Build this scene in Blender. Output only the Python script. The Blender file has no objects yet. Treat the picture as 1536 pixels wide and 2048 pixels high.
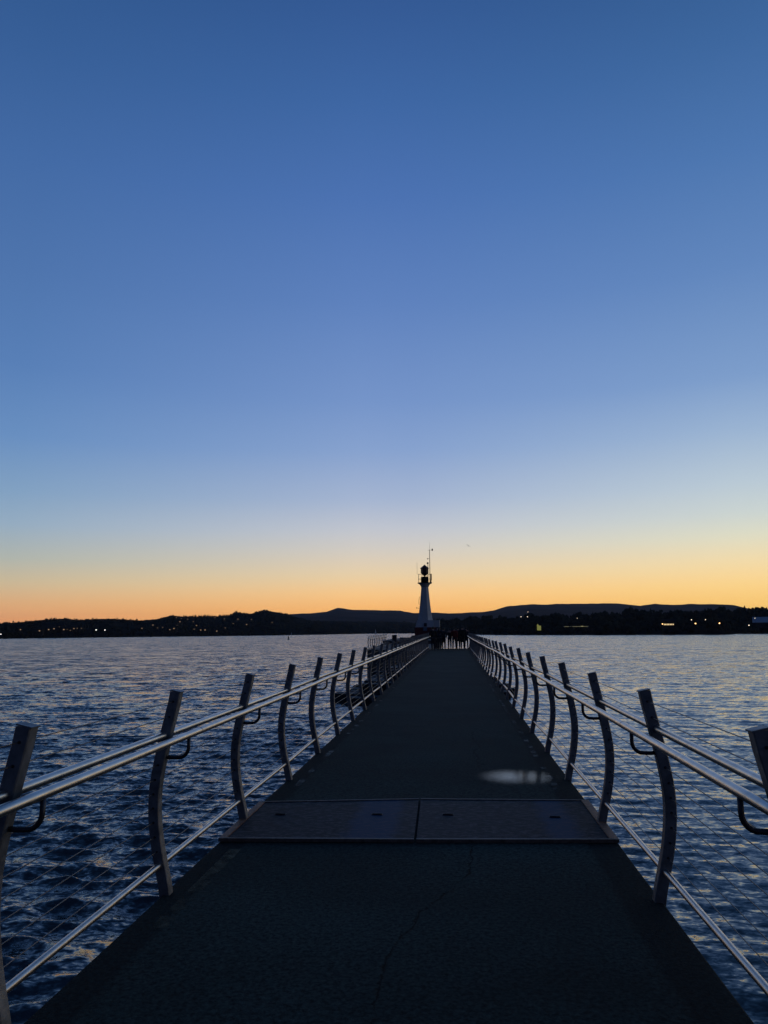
import bpy, bmesh, math, random
import numpy as np
from mathutils import Vector, Matrix, noise as mnoise

R_ = math.radians
random.seed(7)
rng = np.random.default_rng(7)
sc = bpy.context.scene
COL = sc.collection

# ------------------------------------------------------------------ camera
WATER_TO_EYE = 4.9
cam_d = bpy.data.cameras.new('camera')
cam = bpy.data.objects.new('camera', cam_d)
COL.objects.link(cam)
cam_d.sensor_fit = 'VERTICAL'
cam_d.sensor_height = 36.0
cam_d.lens = 1539 / 2048 * 36.0
cam_d.clip_start = 0.05
cam_d.clip_end = 40000
cam.matrix_world = (Matrix.Translation((0, 0, WATER_TO_EYE)) @ Matrix.Rotation(R_(5.06), 4, 'Z')
                    @ Matrix.Rotation(R_(90 + 8.82), 4, 'X') @ Matrix.Rotation(R_(-0.35), 4, 'Z'))
sc.camera = cam
sc.view_settings.view_transform = 'Standard'
sc.view_settings.look = 'None'
sc.view_settings.exposure = 0.0
sc.view_settings.gamma = 1.0
sc.render.engine = 'CYCLES'
sc.cycles.use_denoising = True
sc.cycles.max_bounces = 6
sc.cycles.glossy_bounces = 3
sc.cycles.transparent_max_bounces = 8


# ------------------------------------------------------------------ sky after sunset
def lin(c):
    out = []
    for v in c[:3]:
        v = v / 255.0
        out.append(v / 12.92 if v <= 0.04045 else ((v + 0.055) / 1.055) ** 2.4)
    return (*out, 1.0)


class NT:
    """small helper round a node tree"""
    def __init__(self, tree):
        self.t = tree
        self.n = tree.nodes
        self.n.clear()

    def node(self, kind, **kw):
        nd = self.n.new(kind)
        for k, v in kw.items():
            setattr(nd, k, v)
        return nd

    def link(self, a, b):
        self.t.links.new(a, b)

    def put(self, sock, v):
        if isinstance(v, bpy.types.NodeSocket):
            self.link(v, sock)
        else:
            sock.default_value = v

    def math(self, op, a, b=None, c=None, clamp=False):
        nd = self.node('ShaderNodeMath', operation=op, use_clamp=clamp)
        self.put(nd.inputs[0], a)
        if b is not None:
            self.put(nd.inputs[1], b)
        if c is not None:
            self.put(nd.inputs[2], c)
        return nd.outputs[0]

    def maprange(self, v, a, b, c, d, smooth=False):
        nd = self.node('ShaderNodeMapRange')
        if smooth:
            nd.interpolation_type = 'SMOOTHSTEP'
        nd.clamp = True
        self.put(nd.inputs['Value'], v)
        for key, x in (('From Min', a), ('From Max', b), ('To Min', c), ('To Max', d)):
            nd.inputs[key].default_value = x
        return nd.outputs['Result']

    def ramp(self, v, stops, interp='LINEAR'):
        nd = self.node('ShaderNodeValToRGB')
        cr = nd.color_ramp
        cr.interpolation = interp
        while len(cr.elements) > 1:
            cr.elements.remove(cr.elements[-1])
        cr.elements[0].position = stops[0][0]
        cr.elements[0].color = stops[0][1]
        for p, c in stops[1:]:
            e = cr.elements.new(p)
            e.color = c
        self.put(nd.inputs['Fac'], v)
        return nd.outputs['Color']

    def mix(self, f, a, b, mode='MIX'):
        nd = self.node('ShaderNodeMix', data_type='RGBA', blend_type=mode)
        self.put(nd.inputs[0], f)
        self.put(nd.inputs[6], a)
        self.put(nd.inputs[7], b)
        return nd.outputs[2]

    def noise(self, vec, scale, detail=3.0, rough=0.55, dist=0.0):
        nd = self.node('ShaderNodeTexNoise')
        if vec is not None:
            self.link(vec, nd.inputs['Vector'])
        nd.inputs['Scale'].default_value = scale
        nd.inputs['Detail'].default_value = detail
        nd.inputs['Roughness'].default_value = rough
        nd.inputs['Distortion'].default_value = dist
        return nd.outputs['Fac']


world = bpy.data.worlds.new('World')
sc.world = world
world.use_nodes = True
w = NT(world.node_tree)
tc = w.node('ShaderNodeTexCoord')
sep = w.node('ShaderNodeSeparateXYZ')
w.link(tc.outputs['Generated'], sep.inputs[0])
elev = w.math('MULTIPLY', w.math('ARCSINE', sep.outputs['Z']), 180 / math.pi)
fac = w.math('DIVIDE', w.math('ADD', elev, 5.0), 95.0, clamp=True)
azim = w.math('MULTIPLY', w.math('ARCTAN2', sep.outputs['X'], sep.outputs['Y']), 180 / math.pi)


def sky_ramp(stops):
    out = []
    for e, c in stops:
        k = 1.0 + 0.15 * max(0.0, 1 - e / 5.0) if e >= 0 else 1.0     # the air below eats a little of the low glow again
        q = lin(c)
        out.append(((e + 5) / 95.0, (q[0] * k, q[1] * k * 0.99, q[2] * (1 + (k - 1) * 0.2), 1.0)))
    return w.ramp(fac, out)


left_r = sky_ramp([(-5, (90, 70, 60)), (0.0, (226, 150, 98)), (0.9, (229, 160, 108)), (2.0, (222, 173, 126)), (3.4, (205, 187, 154)),
                   (5.0, (180, 186, 176)), (7.3, (152, 176, 196)), (9.5, (132, 164, 196)), (13.2, (106, 145, 194)),
                   (18, (89, 129, 184)), (24, (79, 118, 174)), (31, (67, 107, 165)), (37, (56, 96, 152)), (42.5, (47, 86, 140)),
                   (55, (36, 68, 116)), (70, (28, 54, 97)), (90, (24, 46, 86))])
mid_r = sky_ramp([(-5, (100, 74, 52)), (0.0, (250, 168, 86)), (1.4, (254, 185, 106)), (2.8, (250, 202, 140)), (4.1, (236, 211, 170)),
                  (6.0, (214, 208, 197)), (7.5, (196, 201, 209)), (9.7, (167, 184, 211)), (13.4, (136, 164, 208)),
                  (17, (118, 150, 202)), (24, (95, 131, 190)), (31, (76, 115, 178)), (37, (62, 103, 163)), (42.5, (52, 90, 148)),
                  (55, (38, 71, 121)), (70, (29, 56, 100)), (90, (24, 46, 86))])
right_r = sky_ramp([(-5, (105, 78, 48)), (0.0, (250, 184, 92)), (1.5, (254, 202, 112)), (3.0, (255, 215, 142)), (4.5, (248, 224, 172)),
                    (6.3, (226, 225, 200)), (7.8, (206, 216, 212)), (9.8, (188, 205, 216)), (13.4, (156, 182, 212)),
                    (17, (126, 159, 204)), (24, (98, 136, 190)), (31, (77, 119, 176)), (37, (62, 104, 159)), (42.5, (50, 90, 143)),
                    (55, (37, 70, 118)), (70, (28, 55, 98)), (90, (24, 46, 86))])
east_r = sky_ramp([(-5, (20, 24, 36)), (0.0, (42, 48, 72)), (6, (40, 50, 80)), (14, (36, 52, 88)), (30, (30, 50, 90)), (60, (25, 47, 88)),
                   (90, (24, 46, 86))])
sky_c = w.mix(w.maprange(azim, -31, -7, 0, 1), left_r, mid_r)
sky_c = w.mix(w.maprange(azim, -3, 20, 0, 1), sky_c, right_r)
glow_off = w.math('ABSOLUTE', w.math('SUBTRACT', azim, 24.0))
sky_c = w.mix(w.maprange(glow_off, 52, 125, 0, 1, True), sky_c, east_r)
bg = w.node('ShaderNodeBackground')
w.link(sky_c, bg.inputs['Color'])
bg.inputs['Strength'].default_value = 1.0
wo = w.node('ShaderNodeOutputWorld')
w.link(bg.outputs[0], wo.inputs['Surface'])


# ------------------------------------------------------------------ materials
def mat(name, base, rough=0.7, metal=0.0, var=0.15, scale=6.0, bump=0.0, bscale=40.0, rvar=0.0, spec=0.5):
    m = bpy.data.materials.new(name)
    m.use_nodes = True
    n = NT(m.node_tree)
    out = n.node('ShaderNodeOutputMaterial')
    p = n.node('ShaderNodeBsdfPrincipled')
    n.link(p.outputs[0], out.inputs['Surface'])
    geo = n.node('ShaderNodeNewGeometry')
    f = n.noise(geo.outputs['Position'], scale, 4)
    a = tuple(max(0, c * (1 - var)) for c in base[:3]) + (1,)
    b = tuple(min(1, c * (1 + var)) for c in base[:3]) + (1,)
    n.link(n.ramp(f, [(0.3, a), (0.7, b)]), p.inputs['Base Color'])
    p.inputs['Metallic'].default_value = metal
    p.inputs['Specular IOR Level'].default_value = spec
    if rvar:
        n.link(n.maprange(n.noise(geo.outputs['Position'], scale * 2.3, 3), 0.3, 0.7, rough - rvar, rough + rvar), p.inputs['Roughness'])
    else:
        p.inputs['Roughness'].default_value = rough
    if bump:
        bn = n.node('ShaderNodeBump')
        bn.inputs['Strength'].default_value = bump
        bn.inputs['Distance'].default_value = 0.01
        n.link(n.noise(geo.outputs['Position'], bscale, 4), bn.inputs['Height'])
        n.link(bn.outputs[0], p.inputs['Normal'])
    return m


def emit(name, col, strength):
    m = bpy.data.materials.new(name)
    m.use_nodes = True
    n = NT(m.node_tree)
    out = n.node('ShaderNodeOutputMaterial')
    e = n.node('ShaderNodeEmission')
    e.inputs['Color'].default_value = (*col, 1)
    e.inputs['Strength'].default_value = strength
    n.link(e.outputs[0], out.inputs['Surface'])
    return m


M = {}
M['pipe'] = mat('brushed steel pipe', (0.60, 0.53, 0.46), 0.34, 1.0, 0.14, 7, 0.0, 120, 0.05)
M['post'] = mat('galvanised post steel', (0.20, 0.20, 0.20), 0.50, 0.7, 0.30, 14, 0.12, 60, 0.10)
M['dark_steel'] = mat('dark bracket steel', (0.05, 0.05, 0.055), 0.45, 0.6, 0.2, 10)
M['hole'] = mat('black of holes and slots', (0.012, 0.012, 0.013), 0.6, 0.0, 0.2, 10)  # black colour stands in for the shade inside holes and slots
M['cable'] = mat('stainless cable', (0.14, 0.13, 0.122), 0.42, 1.0, 0.1, 20)
M['concrete'] = mat('weathered concrete', (0.05, 0.05, 0.046), 0.85, 0.0, 0.3, 1.5, 0.4, 20)
M['granite'] = mat('dark wet granite', (0.035, 0.034, 0.032), 0.8, 0.0, 0.4, 2.0, 0.8, 8)
M['white_paint'] = mat('white tower paint', (0.42, 0.42, 0.41), 0.6, 0.0, 0.10, 0.9, 0.1, 8)
M['red_paint'] = mat('dark red base paint', (0.11, 0.014, 0.012), 0.65, 0.0, 0.25, 1.2)
M['lantern'] = mat('dark red lantern paint', (0.07, 0.012, 0.012), 0.5, 0.1, 0.2, 3)
M['rail_paint'] = mat('gallery rail paint', (0.10, 0.095, 0.06), 0.6, 0.0, 0.2, 5)
M['black_metal'] = mat('black painted metal', (0.02, 0.02, 0.022), 0.55, 0.0, 0.2, 6)
M['rust'] = mat('rusted edge angle', (0.24, 0.11, 0.06), 0.6, 0.35, 0.5, 18, 0.3, 60)
M['edge_steel'] = mat('worn plate edging', (0.11, 0.085, 0.07), 0.6, 0.3, 0.4, 22, 0.2, 60)
M['tar'] = mat('tar joint', (0.008, 0.008, 0.008), 0.8, 0, 0.2, 10)
M['wood'] = mat('bench timber', (0.05, 0.035, 0.025), 0.75, 0, 0.3, 8)
M['roof_grey'] = mat('pale metal roof', (0.34, 0.36, 0.38), 0.55, 0.0, 0.1, 0.3)
M['house_dark'] = mat('dark house siding', (0.04, 0.036, 0.033), 0.95, 0, 0.3, 0.4, spec=0.0)
M['house_roof'] = mat('dark shingle roof', (0.03, 0.03, 0.031), 0.95, 0, 0.3, 0.5, spec=0.0)
M['sail'] = mat('white sail cloth', (0.85, 0.85, 0.83), 0.7, 0, 0.05, 2)
M['boat'] = mat('white boat hull', (0.75, 0.75, 0.74), 0.4, 0, 0.05, 2)
M['buoy'] = mat('dark buoy paint', (0.02, 0.03, 0.025), 0.5, 0, 0.2, 2)
M['gull'] = mat('grey gull feathers', (0.10, 0.10, 0.10), 0.8, 0, 0.4, 9)
M['skin'] = mat('skin', (0.35, 0.2, 0.14), 0.6, 0, 0.05, 5)
M['hair'] = mat('dark hair', (0.012, 0.009, 0.007), 0.6, 0, 0.2, 20)
M['cloth_black'] = mat('black coat cloth', (0.012, 0.012, 0.014), 0.9, 0, 0.3, 12)
M['cloth_navy'] = mat('navy jacket cloth', (0.012, 0.018, 0.035), 0.9, 0, 0.3, 12)
M['cloth_red'] = mat('dark red jacket cloth', (0.16, 0.014, 0.012), 0.85, 0, 0.2, 12)
M['cloth_grey'] = mat('charcoal cloth', (0.03, 0.03, 0.032), 0.9, 0, 0.3, 12)
M['denim'] = mat('dark denim', (0.016, 0.02, 0.032), 0.9, 0, 0.3, 20)
M['shoe'] = mat('black shoe leather', (0.01, 0.01, 0.01), 0.6, 0, 0.2, 10)
M['shoe_pale'] = mat('pale trainer rubber', (0.35, 0.34, 0.33), 0.6, 0, 0.1, 10)
M['lamp_warm'] = emit('warm street lamp glow', (1.0, 0.55, 0.20), 5.0)
M['lamp_white'] = emit('white street lamp glow', (1.0, 0.80, 0.55), 3.5)
M['win_warm'] = emit('lit window glow', (1.0, 0.66, 0.40), 0.28)
M['win_bright'] = emit('bright lit window row', (1.0, 0.72, 0.36), 1.1)
M['lamp_cold'] = emit('floodlight glow', (1.0, 0.95, 0.85), 7.0)
M['glow_wall'] = emit('self-glowing yellow wall', (0.55, 0.56, 0.16), 0.28)  # wall surface emits, standing in for light falling on it


def asphalt():
    m = bpy.data.materials.new('pier asphalt')
    m.use_nodes = True
    n = NT(m.node_tree)
    out = n.node('ShaderNodeOutputMaterial')
    p = n.node('ShaderNodeBsdfPrincipled')
    n.link(p.outputs[0], out.inputs['Surface'])
    geo = n.node('ShaderNodeNewGeometry')
    pos = geo.outputs['Position']
    big = n.noise(pos, 0.7, 4)
    fine = n.noise(pos, 36, 5, 0.8)
    base = n.ramp(big, [(0.3, (0.019, 0.0265, 0.0215, 1)), (0.7, (0.050, 0.065, 0.052, 1))])
    grain = n.ramp(fine, [(0.36, (0.25, 0.25, 0.25, 1)), (0.68, (1.9, 1.9, 1.9, 1))])
    c = n.mix(1.0, base, grain, 'MULTIPLY')
    # two long wandering cracks that run roughly along the pier
    sp = n.node('ShaderNodeSeparateXYZ')
    n.link(pos, sp.inputs[0])
    wob = n.noise(pos, 1.1, 6, 0.7)
    CR = [(3.2, -0.36), (3.656, -0.388), (3.888, -0.40), (4.40, -0.372), (4.96, -0.221), (5.476, -0.024), (5.749, 0.074), (6.45, 0.115)]
    way = n.ramp(n.maprange(sp.outputs['Y'], 3.2, 6.45, 0, 1), [((y - 3.2) / 3.25, (x + 0.5, x + 0.5, x + 0.5, 1)) for y, x in CR])
    sw = n.node('ShaderNodeSeparateXYZ')
    n.link(way, sw.inputs[0])
    thick = n.maprange(n.noise(pos, 5.0, 3, 0.7), 0.40, 0.60, 0.002, 0.012)
    jit = n.math('MULTIPLY', n.math('SUBTRACT', n.noise(pos, 4.5, 6, 0.75), 0.5), 0.16)
    d = n.math('ABSOLUTE', n.math('SUBTRACT', n.math('SUBTRACT', n.math('ADD', sp.outputs['X'], 0.5), sw.outputs['X']), jit))
    crack = n.math('SUBTRACT', 1.0, n.math('DIVIDE', d, thick), clamp=True)
    crack = n.math('MULTIPLY', crack, n.maprange(sp.outputs['Y'], 6.40, 6.45, 1, 0))
    line = n.math('MULTIPLY', n.math('SUBTRACT', wob, 0.5), 0.55)
    d2 = n.math('ABSOLUTE', n.math('SUBTRACT', sp.outputs['X'], n.math('ADD', line, 0.3)))
    far_c = n.math('MULTIPLY', n.maprange(d2, 0.003, 0.010, 0.8, 0), n.math('MULTIPLY', n.maprange(sp.outputs['Y'], 9.6, 10.0, 0, 1), n.maprange(sp.outputs['Y'], 13, 13.2, 1, 0)))
    crack = n.math('MAXIMUM', crack, far_c)
    c = n.mix(crack, c, (0.004, 0.004, 0.004, 1))
    # pale worn scuffs
    sc_ = n.noise(pos, 2.6, 5, 0.65)
    c = n.mix(n.maprange(sc_, 0.68, 0.80, 0, 0.30), c, (0.06, 0.06, 0.056, 1))
    # tar-coated margins along both edges
    ex = n.math('ABSOLUTE', n.math('ADD', sp.outputs['X'], n.math('ADD', 0.35, n.math('MULTIPLY', n.math('SUBTRACT', sc_, 0.5), 0.10))))
    c = n.mix(n.maprange(ex, 1.33, 1.38, 0, 0.55), c, (0.006, 0.006, 0.007, 1))
    n.link(c, p.inputs['Base Color'])
    n.link(n.maprange(big, 0.3, 0.7, 0.86, 0.97), p.inputs['Roughness'])
    p.inputs['Specular IOR Level'].default_value = 0.10
    b = n.node('ShaderNodeBump')
    b.inputs['Strength'].default_value = 0.55
    b.inputs['Distance'].default_value = 0.008
    n.link(n.math('SUBTRACT', n.noise(pos, 85, 3, 0.7), n.math('MULTIPLY', crack, 1.5)), b.inputs['Height'])
    n.link(b.outputs[0], p.inputs['Normal'])
    return m


def plate_mat():
    m = bpy.data.materials.new('worn cover plate steel')
    m.use_nodes = True
    n = NT(m.node_tree)
    out = n.node('ShaderNodeOutputMaterial')
    p = n.node('ShaderNodeBsdfPrincipled')
    n.link(p.outputs[0], out.inputs['Surface'])
    pos = n.node('ShaderNodeNewGeometry').outputs['Position']
    mp = n.node('ShaderNodeMapping')
    mp.inputs['Scale'].default_value = (0.5, 1.0, 1.0)
    n.link(pos, mp.inputs['Vector'])
    f = n.noise(mp.outputs[0], 24, 6, 0.8)
    c = n.ramp(f, [(0.42, (0.004, 0.004, 0.005, 1)), (0.51, (0.022, 0.020, 0.023, 1)), (0.60, (0.10, 0.085, 0.085, 1))])
    sp = n.node('ShaderNodeSeparateXYZ')
    n.link(pos, sp.inputs[0])
    # worn blue paint left on two patches
    blue = None
    edge = n.math('MULTIPLY', n.math('SUBTRACT', n.noise(pos, 7, 4), 0.5), 0.22)
    for x0, hw in ((-0.72, 0.20), (0.87, 0.13)):
        d = n.math('ABSOLUTE', n.math('SUBTRACT', n.math('ADD', sp.outputs['X'], edge), x0))
        k = n.maprange(d, hw - 0.05, hw + 0.05, 0.85, 0)
        blue = k if blue is None else n.math('MAXIMUM', blue, k)
    c = n.mix(n.math('MULTIPLY', blue, n.maprange(f, 0.3, 0.6, 1, 0.4)), c, (0.02, 0.06, 0.13, 1))
    n.link(c, p.inputs['Base Color'])
    p.inputs['Roughness'].default_value = 0.75
    p.inputs['Metallic'].default_value = 0.1
    p.inputs['Specular IOR Level'].default_value = 0.25
    b = n.node('ShaderNodeBump')
    b.inputs['Strength'].default_value = 0.6
    b.inputs['Distance'].default_value = 0.006
    n.link(f, b.inputs['Height'])
    n.link(b.outputs[0], p.inputs['Normal'])
    return m


def patchy(name, col, rough, thr, soft, scale, radial=None, spec=0.5):
    """a worn or wet patch: solid where the noise is high, clear where it is low"""
    m = bpy.data.materials.new(name)
    m.use_nodes = True
    n = NT(m.node_tree)
    out = n.node('ShaderNodeOutputMaterial')
    p = n.node('ShaderNodeBsdfPrincipled')
    p.inputs['Base Color'].default_value = (*col, 1)
    p.inputs['Roughness'].default_value = rough
    p.inputs['Specular IOR Level'].default_value = spec
    pos = n.node('ShaderNodeNewGeometry').outputs['Position']
    f = n.noise(pos, scale, 5, 0.65)
    if radial:
        mp = n.node('ShaderNodeMapping', vector_type='POINT')
        (cx, cy), (rx, ry) = radial
        mp.inputs['Location'].default_value = (-cx / rx, -cy / ry, 0)
        mp.inputs['Scale'].default_value = (1 / rx, 1 / ry, 0)
        n.link(pos, mp.inputs['Vector'])
        ln = n.node('ShaderNodeVectorMath', operation='LENGTH')
        n.link(mp.outputs[0], ln.inputs[0])
        d = n.math('SUBTRACT', 1.0, ln.outputs['Value'])
        a = n.maprange(n.math('ADD', d, n.math('MULTIPLY', n.math('SUBTRACT', f, 0.5), 0.28)), thr - soft, thr + soft, 0, 1, True)
    else:
        a = n.maprange(f, thr - soft, thr + soft, 0, 1)
    if radial:
        a = n.math('MULTIPLY', a, n.maprange(n.noise(pos, 70, 3, 0.7), 0.35, 0.62, 0.35, 1))
    n.link(a, p.inputs['Alpha'])
    n.link(p.outputs[0], out.inputs['Surface'])
    return m


def water_mat():
    m = bpy.data.materials.new('sea water')
    m.use_nodes = True
    n = NT(m.node_tree)
    out = n.node('ShaderNodeOutputMaterial')
    p = n.node('ShaderNodeBsdfPrincipled')
    n.link(p.outputs[0], out.inputs['Surface'])
    pos = n.node('ShaderNodeNewGeometry').outputs['Position']
    p.inputs['Base Color'].default_value = (0.042, 0.050, 0.046, 1)
    p.inputs['IOR'].default_value = 1.48
    ln = n.node('ShaderNodeVectorMath', operation='LENGTH')
    n.link(pos, ln.inputs[0])
    dist = ln.outputs['Value']
    
    mp = n.node('ShaderNodeMapping')
    mp.inputs['Scale'].default_value = (0.6, 1.0, 1.0)
    mp.inputs['Rotation'].default_value = (0, 0, R_(8))
    n.link(pos, mp.inputs['Vector'])
    sp = n.node('ShaderNodeSeparateXYZ')
    n.link(pos, sp.inputs[0])
    side = n.maprange(sp.outputs['X'], -6, 6, 1.0, 0.36)
    n.link(n.math('MULTIPLY', n.maprange(dist, 8, 140, 0.07, 0.18), n.maprange(sp.outputs['X'], -6, 6, 1.0, 0.5)), p.inputs['Roughness'])

    def slopes(scale, k0, k1, d0, d1):
        t = n.node('ShaderNodeTexNoise')
        n.link(mp.outputs[0], t.inputs['Vector'])
        t.inputs['Scale'].default_value = scale
        t.inputs['Detail'].default_value = 2.0
        t.inputs['Roughness'].default_value = 0.55
        t.inputs['Distortion'].default_value = 0.5
        a = n.node('ShaderNodeVectorMath', operation='SUBTRACT')
        n.link(t.outputs['Color'], a.inputs[0])
        a.inputs[1].default_value = (0.5, 0.5, 0.5)
        b = n.node('ShaderNodeVectorMath', operation='MULTIPLY')
        n.link(a.outputs[0], b.inputs[0])
        b.inputs[1].default_value = (0.6, 1.0, 0.0)
        c = n.node('ShaderNodeVectorMath', operation='SCALE')
        n.link(b.outputs[0], c.inputs[0])
        n.link(n.math('MULTIPLY', n.maprange(dist, d0, d1, k0, k1), side), c.inputs['Scale'])
        return c.outputs[0]
    acc = n.node('ShaderNodeNewGeometry').outputs['Normal']
    for v in (slopes(0.30, 0.10, 1.1, 15, 160), slopes(1.3, 0.45, 1.7, 12, 90), slopes(5.0, 1.5, 1.3, 10, 60), slopes(12.0, 1.2, 0.4, 10, 45)):
        ad = n.node('ShaderNodeVectorMath', operation='ADD')
        n.link(acc, ad.inputs[0])
        n.link(v, ad.inputs[1])
        acc = ad.outputs[0]
    # fixed tilt added to the normals toward the near side, shifting reflection to higher sky
    near_tilt = n.node('ShaderNodeCombineXYZ')
    n.link(n.math('MULTIPLY', n.maprange(dist, 10, 160, -0.085, -0.12), n.maprange(sp.outputs['X'], -6, 6, 1.0, 0.72)), near_tilt.inputs['Y'])
    ad = n.node('ShaderNodeVectorMath', operation='ADD')
    n.link(acc, ad.inputs[0])
    n.link(near_tilt.outputs[0], ad.inputs[1])
    acc = ad.outputs[0]
    nm = n.node('ShaderNodeVectorMath', operation='NORMALIZE')
    n.link(acc, nm.inputs[0])
    n.link(nm.outputs[0], p.inputs['Normal'])
    return m


M['asphalt'] = asphalt()
M['plate'] = plate_mat()
M['water'] = water_mat()
M['land'] = mat('dark wooded hillside', (0.018, 0.018, 0.017), 0.95, 0, 0.4, 0.02, spec=0.0)
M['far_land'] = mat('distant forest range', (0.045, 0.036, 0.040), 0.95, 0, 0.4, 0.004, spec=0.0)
M['leaf'] = mat('dark shore foliage', (0.028, 0.030, 0.022), 0.95, 0, 0.35, 0.08, spec=0.0)


# ------------------------------------------------------------------ building helpers
def link_mesh(name, me, mats, parent=None, smooth=False):
    o = bpy.data.objects.new(name, me)
    COL.objects.link(o)
    for m in (mats if isinstance(mats, (list, tuple)) else [mats]):
        me.materials.append(m)
    if parent is not None:
        o.parent = parent
    if smooth:
        me.polygons.foreach_set('use_smooth', [True] * len(me.polygons))
    return o


def obj(name, bm, mats, parent=None, smooth=False):
    bmesh.ops.recalc_face_normals(bm, faces=bm.faces)
    me = bpy.data.meshes.new(name)
    bm.to_mesh(me)
    bm.free()
    return link_mesh(name, me, mats, parent, smooth)


def tag(o, label=None, cat=None, group=None, kind=None):
    if label:
        o['label'] = label
    if cat:
        o['category'] = cat
    if group:
        o['group'] = group
    if kind:
        o['kind'] = kind
    return o


def thing(name, label, cat, loc=(0, 0, 0), rz=0.0, group=None):
    o = bpy.data.objects.new(name, None)
    COL.objects.link(o)
    o.empty_display_size = 0.2
    o.location = loc
    o.rotation_euler = (0, 0, rz)
    return tag(o, label, cat, group)


def dup(root, loc, rz=None, label=None, group=None):
    r = root.copy()
    COL.objects.link(r)
    r.location = loc
    if rz is not None:
        r.rotation_euler = (0, 0, rz)
    if label:
        r['label'] = label
    if group:
        r['group'] = group
    for ch in list(root.children):
        c = ch.copy()
        COL.objects.link(c)
        c.parent = r
        for g in list(ch.children):
            d = g.copy()
            COL.objects.link(d)
            d.parent = c
    return r


def add_box(bm, c, s, rz=0.0, bevel=0.0, midx=0):
    r = bmesh.ops.create_cube(bm, size=1.0, matrix=Matrix.Translation(c) @ Matrix.Rotation(rz, 4, 'Z') @ Matrix.Diagonal((*s, 1)))
    fs = {f for v in r['verts'] for f in v.link_faces}
    for f in fs:
        f.material_index = midx
    if bevel:
        es = list({e for v in r['verts'] for e in v.link_edges})
        bmesh.ops.bevel(bm, geom=es, offset=bevel, segments=2, affect='EDGES')
    return r


def add_tube(bm, pts, r, n=10, caps=True, midx=0):
    pts = [Vector(p) for p in pts]
    rings = []
    up0 = None
    for i, p in enumerate(pts):
        a = pts[max(i - 1, 0)]
        b = pts[min(i + 1, len(pts) - 1)]
        t = (b - a).normalized()
        if up0 is None:
            up0 = Vector((0, 0, 1)) if abs(t.z) < 0.9 else Vector((1, 0, 0))
        x = t.cross(up0).normalized()
        y = x.cross(t).normalized()
        up0 = y
        rr = r[i] if isinstance(r, (list, tuple)) else r
        rings.append([bm.verts.new(p + (x * math.cos(2 * math.pi * k / n) + y * math.sin(2 * math.pi * k / n)) * rr) for k in range(n)])
    for A, B in zip(rings, rings[1:]):
        for k in range(n):
            f = bm.faces.new((A[k], A[(k + 1) % n], B[(k + 1) % n], B[k]))
            f.smooth = True
            f.material_index = midx
    if caps:
        for ring in (rings[0][::-1], rings[-1]):
            f = bm.faces.new(ring)
            f.material_index = midx


def add_lathe(bm, prof, n=24, c=(0, 0), smooth=True, midx=0):
    rings = []
    for r, z in prof:
        rings.append([bm.verts.new((c[0] + r * math.cos(2 * math.pi * k / n), c[1] + r * math.sin(2 * math.pi * k / n), z)) for k in range(n)])
    for A, B in zip(rings, rings[1:]):
        for k in range(n):
            f = bm.faces.new((A[k], A[(k + 1) % n], B[(k + 1) % n], B[k]))
            f.smooth = smooth
            f.material_index = midx
    bm.faces.new(rings[0][::-1]).material_index = midx
    bm.faces.new(rings[-1]).material_index = midx


# the pier runs along +Y and climbs a touch; sea level is z = 0
TILT = 0.0045
DECK0 = WATER_TO_EYE - 1.7


def axis(s):
    t = min(max((s - 14) / 34.0, 0), 1)
    return -0.325 - 0.07 * t * t * (3 - 2 * t)


def P(x, s, z):
    """point at x from the pier axis, s along it, z above its deck"""
    return Vector((x + axis(s), s, DECK0 + TILT * s + z))


def PX(x, s, z):
    return Vector((x, s, DECK0 + TILT * s + z))


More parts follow.
